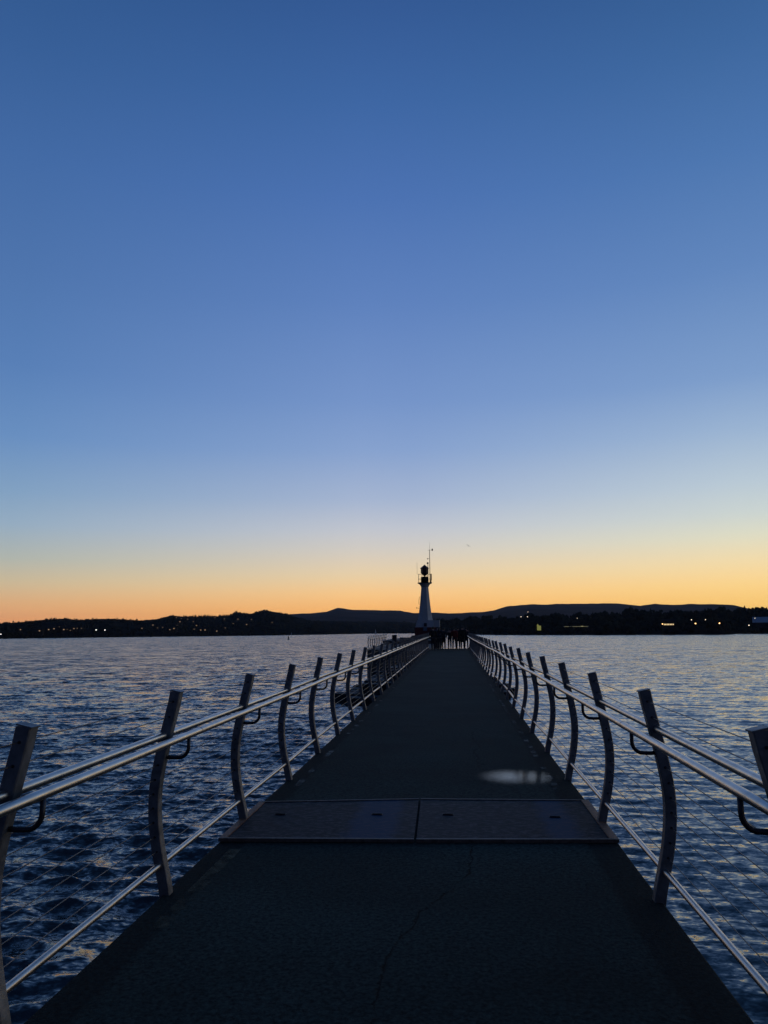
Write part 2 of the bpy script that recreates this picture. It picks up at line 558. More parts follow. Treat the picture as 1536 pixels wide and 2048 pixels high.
# ------------------------------------------------------------------ water
def build_water():
    def ax_(core, step, k, far):
        v = [0.0]
        while v[-1] < far:
            v.append(v[-1] + max(step, k * max(v[-1] - core, 0) + step))
        return np.array(v)
    xr = ax_(8.0, 0.075, 0.0105, 2600.0)
    xs = np.concatenate([-xr[:0:-1], xr])
    yf = ax_(16.0, 0.07, 0.0050, 2600.0)
    yb = ax_(2.0, 0.25, 0.08, 300.0)
    ys = np.concatenate([-yb[:0:-1], yf])
    nx, ny = len(xs), len(ys)
    dx = np.gradient(xs)
    dy = np.gradient(ys)
    X, Y = np.meshgrid(xs, ys)
    DX, DY = np.meshgrid(dx, dy)
    X = X.astype(np.float32); Y = Y.astype(np.float32)
    Z = np.zeros_like(X); OX = np.zeros_like(X); OY = np.zeros_like(X)
    r = np.random.default_rng(11)
    right = np.clip((X + 4) / 8.0, 0, 1).astype(np.float32)
    lam = np.concatenate([np.exp(r.uniform(np.log(0.25), np.log(1.3), 120)), np.exp(r.uniform(np.log(1.3), np.log(4.2), 30))])
    for L in lam:
        k = 2 * math.pi / L
        dev = r.normal(0, R_(22 if L > 1.7 else 40))
        th = R_(-97) + dev
        kx, ky = k * math.cos(th), k * math.sin(th)
        slope = 0.038 if L < 1.3 else 0.017
        a = slope / k
        ph = r.uniform(0, 2 * math.pi)
        wgt = np.clip(2.0 - (DX * abs(kx) + DY * abs(ky)) / 0.9, 0, 1).astype(np.float32)
        q = (kx * X + ky * Y + ph).astype(np.float32)
        A = a * wgt * (1.0 - right * (1 - 0.44 * math.exp(-(dev / R_(30)) ** 2)))
        Z += A * np.cos(q)
        s_ = A * np.sin(q) * 1.0
        OX -= s_ * (kx / k)
        OY -= s_ * (ky / k)
    co = np.stack([X + OX, Y + OY, Z], -1).reshape(-1, 3).astype(np.float32)
    idx = np.arange(nx * ny, dtype=np.int32).reshape(ny, nx)
    quads = np.stack([idx[:-1, :-1], idx[:-1, 1:], idx[1:, 1:], idx[1:, :-1]], -1).reshape(-1, 4)
    me = bpy.data.meshes.new('water')
    me.vertices.add(len(co))
    me.vertices.foreach_set('co', co.ravel())
    me.loops.add(quads.size)
    me.loops.foreach_set('vertex_index', quads.ravel())
    me.polygons.add(len(quads))
    me.polygons.foreach_set('loop_start', np.arange(0, quads.size, 4, dtype=np.int32))
    me.polygons.foreach_set('use_smooth', np.ones(len(quads), dtype=bool))
    me.update(calc_edges=True)
    tag(link_mesh('water', me, M['water']), kind='structure')


build_water()


# ------------------------------------------------------------------ land round the bay (azimuth in degrees from +Y, crest elevation in degrees)
SHORE = [(-70, 700), (-45, 760), (-31.33, 821), (-23.16, 945), (-14.16, 1105), (-9.81, 1312), (-6.14, 1712), (-2.47, 1671), (0.5, 1600), (10, 1600)]
SHORE_R = [(-2.2, 1125), (-0.27, 1080), (3.93, 862), (9.69, 800), (16.96, 790), (18.6, 800), (19.1, 905), (21.12, 930), (30, 960), (60, 900)]
SKY_L = [(-70, 0.6), (-45, 0.75), (-33.14, 0.606), (-31.39, 0.669), (-30.08, 0.767), (-28.65, 0.933), (-27.47, 1.001), (-26.51, 0.9), (-25.52, 0.968),
         (-24.31, 0.985), (-22.51, 0.861), (-21.36, 0.965), (-20.45, 1.21), (-19.27, 1.10), (-17.63, 1.10), (-16.43, 1.14), (-15.83, 1.43),
         (-14.87, 1.31), (-13.94, 1.582), (-12.67, 1.387), (-11.6, 1.1), (-10.55, 0.80), (-7.61, 0.736), (-3.93, 0.678), (-2.46, 0.559), (-1.0, 0.222), (0, 0.0)]
SKY_FAR = [(-20, 0.7), (-14, 0.95), (-12.67, 1.30), (-10.85, 1.356), (-9.31, 1.474), (-8.54, 1.727), (-7.5, 1.649), (-5.7, 1.577), (-3.92, 1.5), (-2.93, 1.328),
           (-1.38, 1.317), (-0.35, 1.284), (1.22, 1.314), (2.17, 1.339), (2.93, 1.499), (3.88, 1.779), (5.0, 1.838), (6.43, 1.839), (8.79, 1.932),
           (11.61, 1.854), (13.18, 1.619), (14.18, 1.776), (15.19, 1.672), (16.29, 1.738), (17.78, 1.676), (19.15, 1.583), (20.37, 1.295),
           (21.25, 1.30), (23.12, 1.375), (30, 1.5), (45, 1.1), (60, 0.8)]
SKY_R = [(-2.2, 0.30), (-1.6, 0.55), (-0.25, 0.62), (1.68, 0.66), (4.43, 0.76), (5.54, 0.88), (9.69, 0.87), (12.25, 0.97), (13.96, 1.18), (15.06, 0.97),
         (16.68, 1.06), (17.76, 1.10), (19.86, 1.00), (20.26, 1.12), (21.25, 1.12), (23.69, 1.10), (35, 0.9), (60, 0.6)]


def lerp_tab(tab, a):
    return float(np.interp(a, [t[0] for t in tab], [t[1] for t in tab]))


def fbm(x, y, sc_, oct_=4):
    return mnoise.fractal(Vector((x * sc_, y * sc_, 3.7)), 1.0, 2.0, oct_)


class Land:
    def __init__(self, sky, near, depth, width, rough, a0, a1, da, base=-1.0, crest=0.0):
        self.crest = crest
        self.sky, self.near, self.depth, self.width, self.rough = sky, near, depth, width, rough
        self.a0, self.a1, self.da, self.base = a0, a1, da, base

    def d0(self, a):
        return self.near if not isinstance(self.near, list) else lerp_tab(self.near, a)

    def height(self, a, d):
        d0 = self.d0(a)
        dc = d0 + self.depth
        zc = WATER_TO_EYE + dc * math.tan(R_(lerp_tab(self.sky, a)))
        x, y = d * math.sin(R_(a)), d * math.cos(R_(a))
        nz = fbm(x, y, 1 / (self.depth * 0.35))
        if d <= dc:
            t = (d - d0) / self.depth
            z = self.base + (zc - self.base) * t ** 0.85
            z += fbm(x, y, 1 / 260.0, 5) * self.crest * zc * t ** 4
            return z + nz * self.rough * zc * max(0, t * (1 - t)) * 2.0
        t = (d - dc) / self.width
        return self.base + (zc - self.base) * max(0, 1 - t) ** 1.2 + nz * self.rough * zc * 0.4 * max(0, t * (1 - t))

    def build(self, name, m, rows=26):
        azs = np.arange(self.a0, self.a1 + 1e-6, self.da)
        ts = np.concatenate([np.linspace(0, 1, rows) ** 1.15, 1 + np.linspace(0.06, 1, 10)])
        vs, fs = [], []
        for a in azs:
            d0 = self.d0(a)
            for t in ts:
                d = d0 + t * self.depth if t <= 1 else d0 + self.depth + (t - 1) * self.width
                wob = 1 + 0.004 * fbm(a * 40, 1, 0.25) if t < 0.3 else 1
                z = self.height(a, d)
                vs.append((d * wob * math.sin(R_(a)), d * wob * math.cos(R_(a)), z))
        k = len(ts)
        for i in range(len(azs) - 1):
            for j in range(k - 1):
                fs.append((i * k + j, (i + 1) * k + j, (i + 1) * k + j + 1, i * k + j + 1))
        me = bpy.data.meshes.new(name)
        me.from_pydata(vs, [], fs)
        o = link_mesh(name, me, m, smooth=True)
        return tag(o, kind='structure')


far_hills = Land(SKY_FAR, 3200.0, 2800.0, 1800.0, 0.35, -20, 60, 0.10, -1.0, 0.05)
left_hills = Land(SKY_L, SHORE, 1300.0, 700.0, 0.30, -70, 0.0, 0.14, -1.2)
headland = Land(SKY_R, SHORE_R, 210.0, 200.0, 0.30, -2.2, 60, 0.12, -1.1)
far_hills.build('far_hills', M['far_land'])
left_hills.build('hills', M['land'])
headland.build('headland', M['land'])


def woods(name, land, count, a0, a1, t0, t1, h0, h1, seed, conifer=0.5):
    """far-off wood: one mass of small ragged crowns"""
    r = random.Random(seed)
    ico = bmesh.new()
    bmesh.ops.create_icosphere(ico, subdivisions=1, radius=1.0)
    iv = [v.co.copy() for v in ico.verts]
    ifc = [[v.index for v in f.verts] for f in ico.faces]
    ico.free()
    vs, fs = [], []
    for _ in range(count):
        a = r.uniform(a0, a1)
        t = r.uniform(t0, t1)
        d = land.d0(a) + t * land.depth
        z = land.height(a, d)
        h = r.uniform(h0, h1) * (0.6 + 0.8 * max(0, 0.5 + fbm(a * 30, d * 0.2, 0.05)))
        x, y = d * math.sin(R_(a)), d * math.cos(R_(a))
        if r.random() < conifer:
            n0 = len(vs)
            k, lev = 7, 4
            for L in range(lev):
                rr = h * 0.20 * (1 - L / lev) + 0.3
                zz = z + h * (0.06 + 0.80 * L / lev)
                for q in range(k):
                    g = rr * r.uniform(0.65, 1.25)
                    an = 2 * math.pi * (q + r.uniform(-.3, .3)) / k
                    vs.append((x + g * math.cos(an), y + g * math.sin(an), zz + r.uniform(-.05, .05) * h))
            vs.append((x, y, z + h))
            for L in range(lev - 1):
                for q in range(k):
                    fs.append((n0 + L * k + q, n0 + L * k + (q + 1) % k, n0 + (L + 1) * k + (q + 1) % k, n0 + (L + 1) * k + q))
            for q in range(k):
                fs.append((n0 + (lev - 1) * k + q, n0 + (lev - 1) * k + (q + 1) % k, n0 + lev * k))
        else:
            for _b in range(4):
                n0 = len(vs)
                cx, cy = x + r.uniform(-.35, .35) * h, y + r.uniform(-.35, .35) * h
                cz = z + h * r.uniform(0.35, 0.75)
                rr = h * r.uniform(0.22, 0.36)
                for v in iv:
                    g = rr * r.uniform(0.7, 1.25)
                    vs.append((cx + v.x * g, cy + v.y * g, cz + v.z * g))
                fs.extend([tuple(n0 + i for i in f) for f in ifc])
    me = bpy.data.meshes.new(name)
    me.from_pydata(vs, [], fs)
    return tag(link_mesh(name, me, M['leaf']), kind='stuff')


woods('shore_woods', headland, 3200, -2.0, 32, 0.03, 1.12, 4.0, 8.0, 3, 0.45)
woods('hillside_woods', left_hills, 4200, -42, -3, 0.0, 1.04, 2.0, 4.5, 4, 0.35)
woods('ridge_conifers', left_hills, 160, -19.6, -15.8, 0.93, 1.0, 4.5, 8.0, 6, 1.0)


# ------------------------------------------------------------------ breakwater, deck and landing
HALF = 1.598
S_END = 64.0


def build_deck():
    ss = [-6 + i * 1.0 for i in range(int(S_END + 6) + 1)]
    bm = bmesh.new()
    rows = []
    for s in ss:
        jl, jr = random.uniform(-.006, .006), random.uniform(-.006, .006)
        rows.append([bm.verts.new(P(-HALF + jl, s, -0.28)), bm.verts.new(P(-HALF + jl, s, -0.012)), bm.verts.new(P(-HALF + 0.014 + jl, s, 0.0)),
                     bm.verts.new(P(HALF - 0.014 + jr, s, 0.0)), bm.verts.new(P(HALF + jr, s, -0.012)), bm.verts.new(P(HALF + jr, s, -0.28))])
    for A, B in zip(rows, rows[1:]):
        for k in range(5):
            bm.faces.new((A[k], A[k + 1], B[k + 1], B[k]))
        bm.faces.new((A[5], A[0], B[0], B[5]))
    bm.faces.new(rows[0])
    bm.faces.new(rows[-1][::-1])
    tag(obj('pier_deck', bm, M['asphalt']), kind='structure')


build_deck()


def prism(name, poly, z0, z1, m, kind=None):
    """poly of (x, s) in metres from the camera line; z over the deck plane"""
    bm = bmesh.new()
    lo = [bm.verts.new(PX(x, s, z0)) for x, s in poly]
    hi = [bm.verts.new(PX(x, s, z1)) for x, s in poly]
    n = len(poly)
    bm.faces.new(lo[::-1])
    bm.faces.new(hi)
    for i in range(n):
        bm.faces.new((lo[i], lo[(i + 1) % n], hi[(i + 1) % n], hi[i]))
    o = obj(name, bm, m)
    if kind:
        tag(o, kind=kind)
    return o


prism('breakwater_wall', [(-1.78, -6), (1.13, -6), (1.02, 63.8), (-1.86, 63.8)], -6.5, -0.285, M['concrete'], 'structure')
# the lower landing that swings left round the end of the straight walk
prism('landing_deck', [(-1.95, 64.1), (1.10, 64.1), (1.05, 65.2), (-1.4, 69.5), (-2.3, 76), (-2.4, 98), (-8.9, 98), (-8.3, 74.5), (-3.2, 69.0), (-1.97, 66.0)],
      -6.8, -0.33, M['concrete'], 'structure')
prism('breakwater_end', [(-2.1, 98.1), (-2.0, 121), (-9.2, 121), (-8.95, 98.1)], -6.9, 0.10, M['concrete'], 'structure')
prism('lighthouse_plinth', [(-2.25, 112.6), (-2.25, 118.4), (-6.1, 118.4), (-6.1, 112.6)], 0.104, 0.55, M['concrete'], 'structure')


def deck_strip(name, pts, width, m, lift=0.004):
    """a thin sheet on the deck along (x, s) points in metres from the axis"""
    bm = bmesh.new()
    prev = None
    for i, (x, s) in enumerate(pts):
        a = Vector(pts[max(i - 1, 0)]); b = Vector(pts[min(i + 1, len(pts) - 1)])
        t = (b - a).normalized()
        nrm = Vector((-t.y, t.x)) * width / 2
        pr = [bm.verts.new(P(x + nrm.x, s + nrm.y, lift)), bm.verts.new(P(x - nrm.x, s - nrm.y, lift))]
        if prev:
            bm.faces.new((prev[0], prev[1], pr[1], pr[0]))
        prev = pr
    return tag(obj(name, bm, m), kind='structure')


for s0 in (15.85, 20.9, 33.0, 46.0):
    deck_strip('deck_joint', [(-1.6 + i * 0.2, s0 + 0.01 * math.sin(i * 1.7)) for i in range(17)], 0.035, M['tar'])
worn = patchy('worn yellow paint', (0.16, 0.135, 0.075), 0.9, 0.56, 0.13, 4.0)
deck_strip('faded_line', [(-1.40, 4.6 + 0.2 * i) for i in range(9)], 0.095, worn)
worn2 = patchy('faint worn paint', (0.22, 0.20, 0.15), 0.85, 0.60, 0.10, 3.0)
deck_strip('faded_line', [(-1.41, 8.6 + 0.5 * i) for i in range(60)], 0.07, worn2)
deck_strip('faded_line', [(1.38, 8.6 + 0.5 * i) for i in range(60)], 0.07, worn2)

# shallow puddle
bm = bmesh.new()
ring = []
for k in range(48):
    an = 2 * math.pi * k / 48
    ring.append(bm.verts.new(P(0.325 + 0.72 + 0.56 * math.cos(an), 9.25 + 0.55 * math.sin(an), 0.005)))
bm.faces.new(ring)
pud = obj('puddle', bm, patchy('wet film', (0.02, 0.02, 0.02), 0.12, 0.52, 0.50, 9.0, ((0.70, 9.28), (0.52, 0.56)), 1.0))
tag(pud, 'pale glistening puddle on the dark pier deck just past the cover plates', 'puddle')

# cover plates over the expansion joint
PL = {'L': [(-1.60, 6.43), (-0.025, 6.50), (-0.05, 7.93), (-1.60, 7.71)], 'R': [(-0.005, 6.50), (1.60, 6.60), (1.60, 7.97), (-0.03, 7.93)]}


def cover_plate(key, label, slots, rust_side):
    c = PL[key]
    o0 = P(sum(p[0] for p in c) / 4, sum(p[1] for p in c) / 4, 0)
    root = thing('cover_plate', label, 'cover plate', o0, 0, 'steel cover plates across the deck joint')

    def L(x, s, z):
        return P(x, s, z) - o0
    bm = bmesh.new()
    lo = [bm.verts.new(L(x, s, 0.003)) for x, s in c]
    hi = [bm.verts.new(L(x, s, 0.022)) for x, s in c]
    bm.faces.new(lo[::-1]); bm.faces.new(hi)
    for i in range(4):
        bm.faces.new((lo[i], lo[(i + 1) % 4], hi[(i + 1) % 4], hi[i]))
    obj('plate', bm, M['plate'], root)

    def strip(a, b, wd, inx, ins, m, nm):
        bm = bmesh.new()
        v = []
        for z in (0.004, 0.030):
            for (x, s) in (a, b, (b[0] + inx * wd, b[1] + ins * wd), (a[0] + inx * wd, a[1] + ins * wd)):
                v.append(bm.verts.new(L(x, s, z)))
        bm.faces.new(v[0:4]); bm.faces.new(v[4:8])
        for i in range(4):
            bm.faces.new((v[i], v[(i + 1) % 4], v[4 + (i + 1) % 4], v[4 + i]))
        obj(nm, bm, m, root)
    strip(c[0], c[1], 0.035, 0, -1, M['edge_steel'], 'front_edge')
    strip(c[3], c[2], 0.030, 0, 1, M['edge_steel'], 'rear_edge')
    if rust_side > 0:
        strip((1.53, 6.60), (1.53, 7.965), 0.07, 1, 0, M['rust'], 'rusty_edge')
    else:
        strip((-1.60, 6.435), (-1.60, 7.705), 0.06, 1, 0, M['rust'], 'rusty_edge')
    for x, s in slots:
        bm = bmesh.new()
        add_box(bm, L(x, s, 0.024), (0.10, 0.05, 0.006), 0, 0.0)  # black box laid on the plate for the shaded inside of the slot
        add_tube(bm, [L(x - 0.045, s - 0.012, 0.030), L(x + 0.045, s - 0.012, 0.030)], 0.006, 6)
        obj('lifting_slot', bm, M['hole'], root)


cover_plate('L', 'scuffed steel cover plate left of the seam, blue patch beside the seam', 
            [(-1.28, 7.25), (-0.40, 7.30)], -1)
cover_plate('R', 'scuffed steel cover plate right of the seam, blue patch near its outer edge',
            [(0.24, 7.33), (1.19, 7.30)], 1)


# ------------------------------------------------------------------ railings
PROF = [(1.545, 1.285), (1.578, 1.14), (1.610, 1.0), (1.638, 0.86), (1.662, 0.73), (1.672, 0.60), (1.667, 0.47), (1.646, 0.32), (1.614, 0.18), (1.578, 0.05), (1.560, -0.10), (1.550, -0.34)]
HOLES = [1.22, 1.12, 0.81, 0.715, 0.625, 0.535, 0.445, 0.355, 0.265]


def prof_x(z):
    zs = [p[1] for p in PROF][::-1]
    xs = [p[0] for p in PROF][::-1]
    return float(np.interp(z, zs, xs))


def post_mesh(side):
    """curved box-section post, bulging outwards; origin on the deck at the pier axis offset 1.6"""
    bm = bmesh.new()
    hw = 0.0355
    zs = np.linspace(1.285, -0.34, 22)
    rings = []
    for i, z in enumerate(zs):
        x = prof_x(z)
        # smooth the profile a little
        x = (x + prof_x(min(z + 0.06, 1.285)) + prof_x(max(z - 0.06, -0.34))) / 3
        zt = (prof_x(min(z + .05, 1.285)) - prof_x(max(z - .05, -.27))) / 0.1
        t = Vector((zt, 0, 1)).normalized()
        nx = Vector((t.z, 0, -t.x))
        c = Vector((x - 1.6, 0, z))
        ring = []
        for (u, v) in ((-1, -.86), (-.86, -1), (.86, -1), (1, -.86), (1, .86), (.86, 1), (-.86, 1), (-1, .86)):
            q = c + nx * (u * hw) + Vector((0, v * hw, 0))
            ring.append(bm.verts.new((q.x * side, q.y, q.z)))
        rings.append(ring)
    for A, B in zip(rings, rings[1:]):
        for k in range(8):
            bm.faces.new((A[k], A[(k + 1) % 8], B[(k + 1) % 8], B[k]))
    bm.faces.new(rings[0]); bm.faces.new(rings[-1])
    # cap plate
    zt = (PROF[0][0] - PROF[1][0]) / (PROF[0][1] - PROF[1][1])
    t = Vector((zt, 0, 1)).normalized()
    cc = Vector((PROF[0][0] - 1.6, 0, 1.285)) + t * 0.003
    mtx = Matrix.Translation((cc.x * side, 0, cc.z)) @ Matrix.Rotation(math.atan2(t.x, t.z) * side, 4, 'Y') @ Matrix.Diagonal((0.074, 0.074, 0.007, 1))
    bmesh.ops.create_cube(bm, size=1.0, matrix=mtx)
    for z in HOLES:
        x = (prof_x(z) - 1.6) * side
        add_tube(bm, [(x, -hw - 0.0035, z), (x, hw + 0.0035, z)], 0.0075, 8, True, 1)  # cable hole shown as a black disc, its inner shade put into the colour
    bmesh.ops.recalc_face_normals(bm, faces=bm.faces)
    me = bpy.data.meshes.new('post')
    bm.to_mesh(me)
    bm.free()
    me.materials.append(M['post'])
    me.materials.append(M['hole'])
    return me


def bracket_mesh(side, rz=1.0):
    bm = bmesh.new()
    q = rz - 1.0
    x0 = prof_x(0.88) - 1.6 - 0.036
    x1 = 1.455 - 1.6
    pts = [(x0, 0.855 + q), (x0 - 0.03, 0.852 + q)]
    for k in range(1, 7):
        an = math.pi / 2 * k / 6
        pts.append((x1 + 0.07 * (1 - math.sin(an)), 0.922 + q - 0.07 * math.cos(an)))
    pts.append((x1, 0.985 + q))
    add_tube(bm, [(x * side, 0, z) for x, z in pts], 0.0125, 8)
    bmesh.ops.recalc_face_normals(bm, faces=bm.faces)
    me = bpy.data.meshes.new('bracket')
    bm.to_mesh(me)
    bm.free()
    me.materials.append(M['dark_steel'])
    return me


PIPE_R = 0.0235


def railing(label, side, stations, seed, name='steel_railing', fn=P, off=0.0, zoff=0.0, group=None, rz=1.0):
    """stations: list of s along the pier where posts stand"""
    r = random.Random(seed)
    root = thing(name, label, 'railing', fn(off + side * 1.6, stations[0], zoff), 0, group)
    o0 = Vector(root.location)
    pm, bk = post_mesh(side), bracket_mesh(side, rz)
    pts = []
    for i, s in enumerate(stations):
        far = min(max((s - 6) / 10, 0), 1)
        jx, jz = r.uniform(-.012, .012) * far, r.uniform(-.012, .012) * far
        base = fn(off + side * 1.6 + jx, s, zoff + jz)
        pts.append(base)
        po = bpy.data.objects.new('post', pm)
        COL.objects.link(po)
        po.parent = root
        po.location = base - o0
        po.rotation_euler = (0, r.uniform(-.006, .006), r.uniform(-.02, .02))
        b = bpy.data.objects.new('bracket', bk)
        COL.objects.link(b)
        b.parent = po

    def run(nm, x, z, rad, m, n=10, rings=False):
        bm = bmesh.new()
        line = [p - o0 + Vector(((x - 1.6) * side, 0, z)) for p in pts]
        first = line[0] + (line[0] - line[1]) * 0.95
        last = line[-1] + (line[-1] - line[-2]) * 0.1
        add_tube(bm, [first] + line + [last], rad, n)
        if rings:
            for a, b in list(zip(line, line[1:]))[1::3]:
                c = a.lerp(b, 0.12)
                d = (b - a).normalized() * 0.006
                add_tube(bm, [c - d, c + d], rad + 0.0012, n, True)
        return obj(nm, bm, m, root)
    run('handrail', 1.455, rz, PIPE_R, M['pipe'], 14, True)
    run('outer_rail', 1.610, rz + (0.008 if side > 0 else 0), PIPE_R, M['pipe'], 14)
    run('bottom_rail', prof_x(0.18), 0.18, 0.0195, M['pipe'], 12)
    for z in HOLES:
        run('cable', prof_x(z), z, 0.0030, M['cable'], 5)
    return root


railing('curved-post steel railing along the left edge of the pier walk, choppy dark sea behind', -1,
        [3.325] + [3.28 + 1.9 * i for i in range(1, 32)], 1, group='steel railings along the straight walk')
railing('curved-post steel railing along the right edge of the pier walk, pale rippled sea behind', 1,
        [3.32, 5.26] + [3.20 + 1.985 * i for i in range(2, 31)], 2, rz=1.04, group='steel railings along the straight walk')
railing('short curved-post railing on the lower landing left of the lighthouse', -1,
        [76.5 + 1.95 * i for i in range(11)], 3, fn=PX, off=-6.75, zoff=-0.33)


# ------------------------------------------------------------------ granite blocks stepped beside the pier
def block_mesh(seed):
    r = random.Random(seed)
    bm = bmesh.new()
    bmesh.ops.create_cube(bm, size=1.0)
    bmesh.ops.bevel(bm, geom=list(bm.edges), offset=0.05, segments=2, affect='EDGES')
    bmesh.ops.subdivide_edges(bm, edges=[e for e in bm.edges if e.calc_length() > 0.4], cuts=3, use_grid_fill=True)
    for v in bm.verts:
        n = mnoise.noise_vector(v.co * 2.2 + Vector((seed * 3.1, 0, 0)))
        v.co += Vector(n) * 0.045
    bmesh.ops.recalc_face_normals(bm, faces=bm.faces)
    me = bpy.data.meshes.new('granite_block')
    bm.to_mesh(me)
    bm.free()
    me.materials.append(M['granite'])
    return me


BLK = [block_mesh(i) for i in range(6)]
rb = random.Random(5)


def block(x, s, z, sx, sy, sz, rz, side):
    o = bpy.data.objects.new('granite_block', rb.choice(BLK))
    COL.objects.link(o)
    o.location = PX(x, s, z)
    o.scale = (sx, sy, sz)
    o.rotation_euler = (rb.uniform(-.03, .03), rb.uniform(-.03, .03), rz)
    if side < 0:
        tag(o, 'dark granite block in the stepped pile left of the pier near its end', 'rock', 'granite blocks left of the pier')
    else:
        tag(o, 'dark granite rock at the waterline beside the far end of the right-hand railing', 'rock', 'granite rocks right of the pier')


for course, (z, xo, s_a, s_b) in enumerate([(-1.0, -3.3, 60.0, 69.0), (-1.8, -4.9, 57.5, 70.5), (-2.6, -6.3, 55.0, 72.5), (-3.4, -7.7, 53.0, 74.0)]):
    s = s_a
    while s < s_b:
        ln = rb.uniform(1.5, 2.3)
        x = -2.0
        while x > xo + 0.4:
            wd = rb.uniform(1.2, 1.8)
            if x - wd < xo + 1.9 or course == 0 or s < s_a + 2.4:
                block(x - wd / 2, s + ln / 2, z + rb.uniform(-.10, .10), wd * 0.97, ln * 0.97, 0.95, rb.uniform(-.06, .06), -1)
            x -= wd
        s += ln
for x, s, z, a in [(2.0, 57.5, -3.2, 1.5), (3.3, 59.0, -3.45, 1.6), (4.1, 61.0, -3.4, 1.3), (2.4, 60.5, -2.9, 1.7), (2.2, 63.4, -2.7, 1.8), (3.5, 63.2, -3.2, 1.5)]:
    block(x, s, z, a, a * 1.15, 0.95, rb.uniform(-.4, .4), 1)


# ------------------------------------------------------------------ lighthouse
def lighthouse():
    S = 115.0
    base = PX(-4.15, S, 0.55)
    root = thing('lighthouse', 'small white tapering lighthouse with a dark lantern and thin masts on a red base', 'lighthouse', base)
    bm = bmesh.new()          # red base block
    add_box(bm, (0.25, 0, 0.595), (3.50, 3.50, 1.19), 0, 0.05)
    obj('base', bm, M['red_paint'], root)
    bm = bmesh.new()          # white sloped plinth with an annexe on the right
    z0, z1 = 1.195, 2.23
    b0 = [(-1.42, -1.42), (1.32, -1.42), (1.32, 1.42), (-1.42, 1.42)]
    b1 = [(-1.16, -1.2), (1.18, -1.2), (1.18, 1.2), (-1.16, 1.2)]
    lo = [bm.verts.new((x, y, z0)) for x, y in b0]
    hi = [bm.verts.new((x, y, z1)) for x, y in b1]
    bm.faces.new(lo[::-1]); bm.faces.new(hi)
    for i in range(4):
        bm.faces.new((lo[i], lo[(i + 1) % 4], hi[(i + 1) % 4], hi[i]))
    bm2 = bmesh.new()
    add_box(bm2, (1.66, -0.1, z0 + 0.515), (0.92, 2.0, 1.03), 0, 0.02)
    obj('plinth', bm, M['white_paint'], root)
    obj('annexe', bm2, M['white_paint'], root)
    bm = bmesh.new()          # tower: flared foot, slim neck
    prof = [(1.17, 2.232), (1.06, 2.75), (0.95, 3.5), (0.83, 4.4), (0.735, 5.3), (0.66, 6.1), (0.60, 6.75), (0.575, 7.05), (0.58, 7.10)]
    add_lathe(bm, prof, 8, smooth=False)
    bmesh.ops.rotate(bm, verts=bm.verts, cent=(0, 0, 0), matrix=Matrix.Rotation(R_(22.5), 3, 'Z'))
    obj('tower', bm, M['white_paint'], root)
    bm = bmesh.new()
    add_lathe(bm, [(0.565, 7.103), (0.60, 7.22), (0.68, 7.38), (0.80, 7.52), (0.98, 7.62)], 16)
    obj('corbel', bm, M['white_paint'], root)
    bm = bmesh.new()
    add_lathe(bm, [(1.0, 7.623), (1.07, 7.66), (1.07, 7.76), (1.03, 7.78)], 24)
    obj('gallery', bm, M['black_metal'], root)
    bm = bmesh.new()
    add_lathe(bm, [(0.58, 7.782), (0.57, 8.55), (0.60, 8.56), (0.58, 8.60), (0.25, 8.68)], 20)
    obj('drum', bm, M['black_metal'], root)
    bm = bmesh.new()
    add_tube(bm, [(0, 0, 8.68), (0, 0, 8.80)], 0.09, 10)
    obj('pedestal', bm, M['black_metal'], root)
    bm = bmesh.new()
    add_lathe(bm, [(0.10, 8.74), (0.57, 9.20), (0.58, 9.21), (0.58, 9.96), (0.61, 9.97), (0.10, 10.38), (0.05, 10.44)], 6, smooth=False)
    lant = obj('lantern', bm, M['lantern'], root)
    bm = bmesh.new()
    for a in range(6):
        an = R_(60 * a)
        add_box(bm, (0.60 * math.cos(an), 0.60 * math.sin(an), 9.92), (0.13, 0.06, 0.10), an)
    obj('lantern_lug', bm, M['lantern'], lant)
    bm = bmesh.new()          # gallery rail
    R0 = 0.98
    for zz in (8.30, 9.02):
        add_tube(bm, [(R0 * math.cos(2 * math.pi * k / 24), R0 * math.sin(2 * math.pi * k / 24), zz) for k in range(25)], 0.02, 6, False)
    for k in range(8):
        an = R_(45 * k + 20)
        add_tube(bm, [(R0 * math.cos(an), R0 * math.sin(an), 7.76), (R0 * math.cos(an), R0 * math.sin(an), 9.02)], 0.022, 6)
    obj('gallery_rail', bm, M['rail_paint'], root)
    bm = bmesh.new()          # weather mast
    add_tube(bm, [(0.80, -0.3, 7.76), (0.79, -0.3, 12.65)], [0.055, 0.04], 8)
    add_tube(bm, [(0.79, -0.3, 12.65), (0.80, -0.3, 13.95)], [0.015, 0.008], 6)
    add_tube(bm, [(0.50, -0.3, 12.60), (1.15, -0.3, 12.62)], 0.02, 6)
    mast = obj('weather_mast', bm, M['black_metal'], root)
    bm = bmesh.new()
    bmesh.ops.create_cone(bm, cap_ends=True, segments=12, radius1=0.10, radius2=0.04, depth=0.34, matrix=Matrix.Translation((1.20, -0.3, 12.66)))
    bmesh.ops.create_icosphere(bm, subdivisions=2, radius=0.11, matrix=Matrix.Translation((1.20, -0.3, 12.70)))
    obj('anemometer', bm, M['black_metal'], mast)
    bm = bmesh.new()
    add_tube(bm, [(0.75, -0.3, 11.35), (0.50, -0.3, 11.38), (0.50, -0.3, 11.2)], 0.02, 6)
    bmesh.ops.create_icosphere(bm, subdivisions=2, radius=0.09, matrix=Matrix.Translation((0.50, -0.3, 11.30)))
    obj('sensor', bm, M['black_metal'], mast)
    bm = bmesh.new()
    add_box(bm, (1.0, -0.35, 8.55), (0.12, 0.12, 1.0))
    add_tube(bm, [(0.86, -0.35, 8.1), (1.0, -0.35, 7.77)], 0.07, 8)
